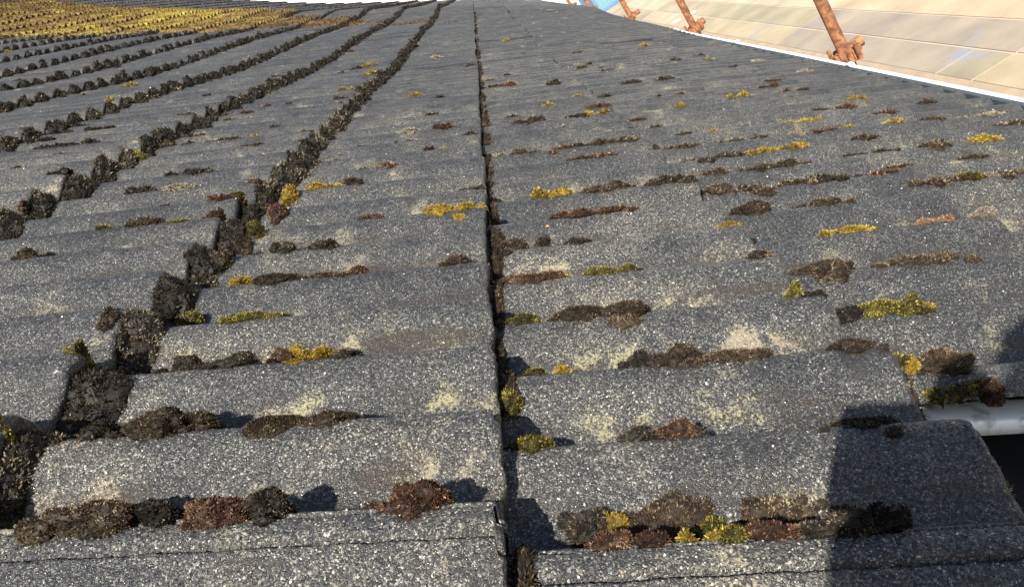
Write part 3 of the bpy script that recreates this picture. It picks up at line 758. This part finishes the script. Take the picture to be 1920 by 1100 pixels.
 (1845, 356, 66, 16, 'O', 'olive moss right of the grey-brown mat near the right edge', {}),
]
G_y = 'small yellow moss cushions dotted over the far tiles'
far_y = [(1510, 240, 78, 14), (1120, 226, 58, 13), (1390, 193, 50, 9), (1858, 270, 56, 12), (1615, 191, 48, 6), (1690, 240, 40, 7), (1280, 206, 34, 8),
         (1088, 187, 28, 8), (1502, 292, 60, 10), (1690, 303, 14, 8), (777, 181, 34, 7), (693, 138, 30, 4), (693, 126, 28, 4), (645, 171, 34, 6), (240, 164, 34, 8),
         (833, 296, 20, 8), (1440, 293, 60, 8), (1605, 262, 30, 7), (1030, 205, 34, 7), (470, 270, 26, 5), (1340, 262, 34, 7), (950, 80, 14, 4), (1210, 90, 20, 4), (12, 98, 14, 6), (1335, 117, 20, 4)]
for x, y, w, h, k, lab, kw in CL: px_clump(x, y, w, h, k, lab, group=G_near, **kw)
for x, y, w, h in far_y: px_clump(x, y, w, h, 'Y', 'small yellow-ochre moss cushion on the far grey tiles', group=G_y)
far_n = [(835, 257, 48, 9, 'R'), (803, 288, 30, 18, 'N'), (1185, 160, 34, 8, 'B'), (1180, 268, 50, 9, 'N'), (1460, 320, 80, 12, 'N'), (1410, 322, 50, 9, 'T'), (1770, 295, 60, 9, 'N'),
         (1430, 265, 36, 8, 'B'), (1042, 164, 40, 9, 'N'), (990, 235, 60, 11, 'N'), (940, 165, 60, 8, 'R'), (1105, 125, 20, 6, 'B'), (1200, 92, 18, 5, 'T'), (1060, 247, 30, 5, 'T'),
         (1230, 240, 40, 9, 'N'), (1300, 300, 50, 8, 'B'), (1140, 290, 60, 9, 'N'), (985, 295, 60, 9, 'N'), (1060, 295, 60, 5, 'R'), (1700, 325, 60, 8, 'N'), (1480, 180, 22, 5, 'R'), (1440, 163, 50, 5, 'R'),
         (1600, 215, 46, 5, 'R'), (1540, 210, 40, 6, 'N'), (1860, 330, 60, 10, 'N'), (120, 280, 120, 8, 'B'), (185, 252, 60, 9, 'B'), (65, 275, 60, 6, 'B'), (880, 265, 40, 6, 'B'), (730, 322, 50, 8, 'R')]
for x, y, w, h, k in far_n: px_clump(x, y, w, h, k, 'small dull moss or lichen scrap in a valley of the far tiles', group='moss scraps in the valleys of the far tiles')
r = np.random.default_rng(99); cnt = 0
while cnt < 150:
    x = r.uniform(0, 1920); y = 60 + 330 * r.random() ** 1.25
    if y < 192 and x > 1200 + (y - 50) / .194 - 60: continue
    p = hit(x, y)
    if p is None or p[1] > 7 or p[0] > 1.1: continue
    z = p[1]; w = r.uniform(.014, .06) / z * FOC; h = w * r.uniform(.04, .12)
    px_clump(x, y, w, max(3, h), r.choice(['B', 'B', 'N', 'N', 'N', 'R', 'T']), 'tiny dark moss crumb on the grey tiles', group='moss crumbs scattered over the tiles'); cnt += 1

# moss ridges filling the tile steps
def ridge(ke, v_lo, v_hi):
    eu = EDGE[ke]; r = np.random.default_rng(500 + ke); VV = []; F4 = []; F5 = []; TT = []; n = 0
    jv = np.arange(math.ceil((v_lo - VC0) / PIT - .5), int((v_hi - VC0) / PIT) + 1)
    for j in jv:
        for half in ((0, .25, .5, .75) if j * PIT < 3.2 else (0, .5)):
            vc = VC0 + (j + half) * PIT + r.normal(0, .006)
            if not in_view(np.array([eu]), np.array([vc]), 0.0, 220, 160)[0]: continue
            z = max(.3, vc); on = half == 0
            if ke >= 0:
                if vc > 7: continue
                ru = r.uniform(.008, .016); rv = r.uniform(.02, .034); rn = r.uniform(.008, .016); uc = eu + ru * .7; base = bump(eu, vc) + prof(eu + .004, vc)
                if r.random() < (.35 if ke == 0 else .75): continue
                if ke == 0: rn *= .75; ru *= .65
                if vc < .8: rn *= .7; ru *= .8
                if ke > 0: rn *= .6; ru *= .7
            else:
                if on: ru = r.uniform(.014, .024); rv = r.uniform(.022, .036); rn = r.uniform(.026, .034); uc = eu + .005
                else: ru = r.uniform(.012, .018); rv = r.uniform(.022, .034); rn = r.uniform(.014, .024); uc = eu + .010
                base = bump(eu, vc) + prof(eu + .004, vc) * (.9 if on else 1)
                if vc < 1.8: ru *= 1.25; rv *= 1.12; uc += .003
                if r.random() < .06: rn *= .6
                if ke < -3 and vc > 5.2: rn *= np.interp(vc, [5.2, 6.2, 9], [.9, .62, .4])
                rn *= r.uniform(.8, 1.1) * np.interp(vc, [.5, 1.5, 3], [.68, .78, .92]); uc += r.normal(0, .004); ru *= r.uniform(.8, 1.25)
            c = np.array([uc, vc, float(base)])
            def shp(u, v, base=base): return bump(u, v) + prof(u, v) - .002
            ss = .0044 if z < 1 else .0040 + .0022 * z; dens = 1.0 / (ss * .45) ** 2 / 2.2
            th_res = 34 if z < 1.2 else 18 if z < 3 else 10
            V, F, Nr = blob(c, ru, rv, rn, int(r.integers(1, 9999)), th_res, .42, shp)
            area = (ru * rv * 3.1 + 3 * (ru + rv) * rn) * 1.0
            m = int(np.clip(area * dens * 1.3, 5, 2600)); q0 = V[F[:, 0]]; wt = np.linalg.norm(np.cross(V[F[:, 2]] - q0, V[F[:, 3]] - V[F[:, 1]]), axis=1) + 1e-12
            fi = r.choice(len(F), m, p=wt / wt.sum()); a = r.random((m, 1))
            P = V[F[fi, 0]] * (1 - a) + V[F[fi, 2]] * a
            dt = r.choice([0, 0, .1, .2, .35]) if z < 2.5 else r.choice([0, 0, 0, .08])
            N2 = Nr[F[fi, 0]] + np.array([0, 0, .2]); N2 /= np.linalg.norm(N2, axis=1)[:, None]
            sv, sf, stt = sprigs(P - N2 * ss * .3, N2, np.full(m, ss), np.clip((.42 if ke < 0 else .30) + dt + r.normal(0, .16, m), .02, 1), r, .6, 4 if z < 3 else 3)
            VV += [V, sv]; F4.append(F + n); n += len(V); F5.append(sf + n); n += len(sv)
            TT += [np.clip(.12 + .1 * r.normal(0, 1, len(V)), 0, 1), stt]
    if not VV: return None
    org = np.array([eu, max(v_lo, .3), 0])
    return on_roof(mesh_np('moss_ridge', np.concatenate(VV) - org, [np.concatenate(F4), np.concatenate(F5)], MOSS['N'] if ke >= 0 else MOSS['B'], attr=np.concatenate(TT)), *org)
ordn = ['', 'first', 'second', 'third', 'fourth', 'fifth', 'sixth', 'seventh', 'eighth', 'ninth', 'tenth', 'eleventh', 'twelfth', 'thirteenth', 'fourteenth', 'fifteenth', 'sixteenth', 'seventeenth', 'eighteenth', 'nineteenth', 'twentieth']
ordn += [t + o for t in ('twenty-', 'thirty-', 'forty-') for o in ordn[1:10]]
def nth(k): return ordn[k] if k <= 20 else ordn[20 + (k - 21) % 10 + 1 + 9 * ((k - 21) // 10)] if (k % 10) else {30: 'thirtieth', 40: 'fortieth'}.get(k, 'far')
for ke in sorted(EDGE, reverse=True):
    if ke > 1: continue
    o = ridge(ke, .2, VEND)
    if o is None: continue
    if ke == 1: lb = 'broken line of brown moss scraps along the tile step right of the central one'
    elif ke == 0: lb = 'ragged brown moss in the shaded central tile step running away from the camera'
    else: lb = 'black scalloped moss ridge along the %s tile step left of the central one' % nth(-ke)
    tag(o, lb, 'moss', 'moss ridges along the tile steps')

# yellow moss carpet at the upper left: a thick lumpy mat over the tiles, one mat per course
def carpet():
    VV = []; F4 = []; F5 = []; TT = []; n = 0; r = np.random.default_rng(42)
    for ke in range(-42, 3):
        eu = EDGE[ke]; L = LK[ke]
        us = np.linspace(eu - L + .012, eu - .006, 13); vs = np.arange(4.6, 9.6 if ke > -14 else 13.8, .03)
        U, Vv = np.meshgrid(us, vs, indexing='ij')
        lo = np.interp(eu, [-9, -5, -2, -.5, .6], [5.6, 5.75, 5.6, 5.5, 5.5]); hi = np.interp(eu, [-9, -4, -2, -.6, .6], [14, 9.6, 7.8, 6.3, 6.0])
        k = np.clip(np.minimum(Vv - lo, hi - Vv) / .5, -1, 1)
        dens = np.interp(eu, [-2.5, -1.2, 0, .6], [.55, .25, -.12, -.3])
        mask = dens - .16 + k * .75 + .75 * n2(U, Vv, 2.2, 31, 3) + .45 * n2(U, Vv, 11, 32, 2)
        if mask.max() < .2: continue
        hgt = np.clip(mask - .15, 0, .55) * .042
        Nn = surf(U, Vv) - .004 + hgt + (.006 * n2(U, Vv, 40, 33, 2)) * (mask > .15)
        P = np.stack([U, Vv, Nn], -1).reshape(-1, 3)
        yel = np.interp(eu, [-9, -4.2, -2.4, -1.2, 0], [.30, .38, .64, .32, .08]) + .30 * n2(U, Vv, 1.6, 35, 2) + .22 * n2(U, Vv, 9, 36, 2)
        Fg = grid_faces(len(us), len(vs)); mk_ = (mask > .15).ravel(); Fg = Fg[mk_[Fg].all(1)]
        if not len(Fg): continue
        VV.append(P); TT.append(np.clip(yel.ravel(), 0, 1)); F4.append(Fg + n); n += len(P)
        m = len(Fg) * 2; fi = r.integers(0, len(Fg), m); a = r.random((m, 1)); Q = P[Fg[fi, 0]] * (1 - a) + P[Fg[fi, 2]] * a
        N2 = np.tile(np.array([0, -.2, 1.0]), (m, 1)); tt = np.clip(yel.ravel()[Fg[fi, 0]] + r.normal(0, .1, m), 0, 1)
        sv, sf, stt = sprigs(Q, N2, np.full(m, .019), tt, r, .7, 3); VV.append(sv); F5.append(sf + n); n += len(sv); TT.append(stt)
    return np.concatenate(VV), [np.concatenate(F4), np.concatenate(F5)], np.concatenate(TT)
M_carpet = moss_material('carpet_moss', [(0, (.035, .024, .014)), (.25, (.085, .052, .026)), (.48, (.16, .105, .035)), (.72, (.28, .215, .04)), (1, (.46, .44, .07))], nscale=3)
V, F, T = carpet()
o = mesh_np('moss_carpet', V, F, M_carpet, attr=T); on_roof(o); tag(o, 'bright yellow-green and rust moss carpet spread over the upper far tiles', 'moss', kind='stuff')

# loose grit
r = np.random.default_rng(8); m = 900
y = 40 + 1060 * r.random(m) ** 1.3; x = r.uniform(0, 1920, m); VV = []; FF = []; n = 0; TT = []
ico = np.array([[1, 0, 0], [-1, 0, 0], [0, 1, 0], [0, -1, 0], [0, 0, 1], [0, 0, -1]], float); icf = np.array([[0, 2, 4], [2, 1, 4], [1, 3, 4], [3, 0, 4], [2, 0, 5], [1, 2, 5], [3, 1, 5], [0, 3, 5]])
for xx, yy in zip(x, y):
    if yy < 190 and xx > 1150: continue
    p = hit(xx, yy)
    if p is None or p[1] > 6 or p[0] > 1.13 or (p[0] > .28 and p[1] < gap_v): continue
    s = r.uniform(.0003, .0008) * (1 + .55 * p[1])
    A = ico * s * r.uniform(.5, 1.3, 3) @ np.linalg.qr(r.normal(size=(3, 3)))[0]
    VV.append(A + np.array([p[0], p[1], float(surf(p[0], p[1])) + s * .3])); FF.append(icf + n); n += 6; TT.append(np.full(6, r.random()))
M_grit = moss_material('grit', [(0, (.2, .19, .17)), (.5, (.55, .53, .48)), (.8, (.75, .73, .68)), (.93, (.78, .76, .7)), (1, (.62, .32, .12))], nscale=5, rough=.5)
o = mesh_np('loose_grit', np.concatenate(VV), np.concatenate(FF), M_grit, attr=np.concatenate(TT)); on_roof(o); tag(o, 'pale loose grit crumbs scattered over the grey tiles', 'grit', kind='stuff')

# labels for the small scattered clumps: by tile course and distance along it
def course_name(u):
    k = int(np.searchsorted(EKS, u)); e = sorted(EDGE)[min(k, len(EKS) - 1)]
    if e <= 0: return '%s course left of central step' % nth(1 - e)
    return '%s course right of central step' % nth(e)
inv = np.linalg.inv(RW)
small = {}
for o in scene.objects:
    if o.parent is None and o.get('group') in ('moss crumbs scattered over the tiles', 'moss scraps in the valleys of the far tiles', G_y):
        p = inv @ (np.array(o.location) - ORG); small.setdefault((o['group'], course_name(p[0])), []).append((p[1], o))
for (g, cn), l in small.items():
    l.sort(key=lambda t: t[0])
    what = {'moss crumbs scattered over the tiles': 'tiny moss crumb', G_y: 'small yellow-ochre moss cushion'}.get(g, 'thin dull moss scrap')
    for i, (_, o) in enumerate(l): o['label'] = '%s on %s, %s' % (what, cn, 'nearest camera' if i == 0 else nth(i + 1) + ' from camera')

# ---------------------------------------------------------------- the photographer, behind the camera: only the shadow shows
def skin_body():
    J = {'hip': (.10, -.36, .12), 'belly': (.04, -.31, .29), 'chest': (-.055, -.275, .475), 'neck': (-.06, -.35, .555), 'chin': (-.06, -.375, .58), 'head': (-.065, -.40, .61), 'crown': (-.08, -.415, .64),
         'lsh': (-.13, -.32, .42), 'lel': (-.12, -.20, .32), 'lwr': (.035, -.11, .355), 'lha': (.045, -.052, .395),
         'rsh': (.15, -.27, .51), 'rel': (.19, -.17, .37), 'rwr': (.175, -.085, .335), 'rha': (.125, -.045, .335),
         'lhp': (.00, -.38, .10), 'lkn': (-.12, -.04, .07), 'lft': (-.10, -.48, .05), 'lto': (-.10, -.60, .04),
         'rhp': (.20, -.38, .14), 'rkn': (.26, -.04, .08), 'rft': (.26, -.48, .05), 'rto': (.26, -.60, .04)}
    R = {'hip': .13, 'belly': .125, 'chest': .135, 'neck': .055, 'chin': .075, 'head': .095, 'crown': .065, 'lsh': .065, 'lel': .045, 'lwr': .028, 'lha': .03, 'rsh': .075, 'rel': .07, 'rwr': .045, 'rha': .034,
         'lhp': .085, 'lkn': .06, 'lft': .04, 'lto': .035, 'rhp': .085, 'rkn': .06, 'rft': .04, 'rto': .035}
    E = [('hip', 'belly'), ('belly', 'chest'), ('chest', 'neck'), ('neck', 'chin'), ('chin', 'head'), ('head', 'crown'), ('chest', 'lsh'), ('lsh', 'lel'), ('lel', 'lwr'), ('lwr', 'lha'), ('chest', 'rsh'), ('rsh', 'rel'), ('rel', 'rwr'), ('rwr', 'rha'),
         ('hip', 'lhp'), ('lhp', 'lkn'), ('lkn', 'lft'), ('lft', 'lto'), ('hip', 'rhp'), ('rhp', 'rkn'), ('rkn', 'rft'), ('rft', 'rto')]
    for side, hx in (('l', .04), ('r', .125)):             # four fingers and a thumb round the edge of the phone
        sg = 1 if side == 'l' else -1
        for f in range(5):
            a, b_, c = '%sf%d' % (side, f), '%sg%d' % (side, f), '%sh%d' % (side, f)
            zf = (.385 if side == 'l' else .335) + .016 * (f - 2); ln = (.022, .030, .034, .031, .024)[f]
            J[a] = (hx + sg * .010, -.032, zf); J[b_] = (hx + sg * (.010 + ln * .6), -.030, zf + .002); J[c] = (hx + sg * (.008 + ln), -.022 - .012, zf + .004)
            R[a] = .0095; R[b_] = .0085; R[c] = .007
            E += [(side + 'ha', a), (a, b_), (b_, c)]
    for k in ('belly', 'chest', 'neck', 'chin', 'head', 'crown', 'lsh', 'rsh', 'rel', 'lel'):
        a = J[k]; J[k] = (a[0] + .085, a[1] + .080, a[2])
    nm = list(J); me = bpy.data.meshes.new('person'); me.from_pydata([J[k] for k in nm], [(nm.index(a), nm.index(b)) for a, b in E], [])
    o = bpy.data.objects.new('person', me); COL.objects.link(o)
    md = o.modifiers.new('skin', 'SKIN'); sv = me.skin_vertices[0].data
    for i, k in enumerate(nm): sv[i].radius = (R[k], R[k]); sv[i].use_root = (k == 'hip')
    sb = o.modifiers.new('sub', 'SUBSURF'); sb.levels = 2; sb.render_levels = 2
    me.materials.append(plain('dark_clothing', (.03, .035, .05), .85))
    return o
pe = skin_body(); on_roof(pe); tag(pe, 'person in dark clothes crouching behind the camera and casting the big shadow', 'person')
V, F = boxes([((.053, -.028, .341), (.152, .009, .074))])
ph = mesh_np('mobile_phone', V, F, plain('black_glass', (.01, .01, .01), .15)); on_roof(ph); tag(ph, 'black phone held sideways in both hands above the tiles', 'phone')
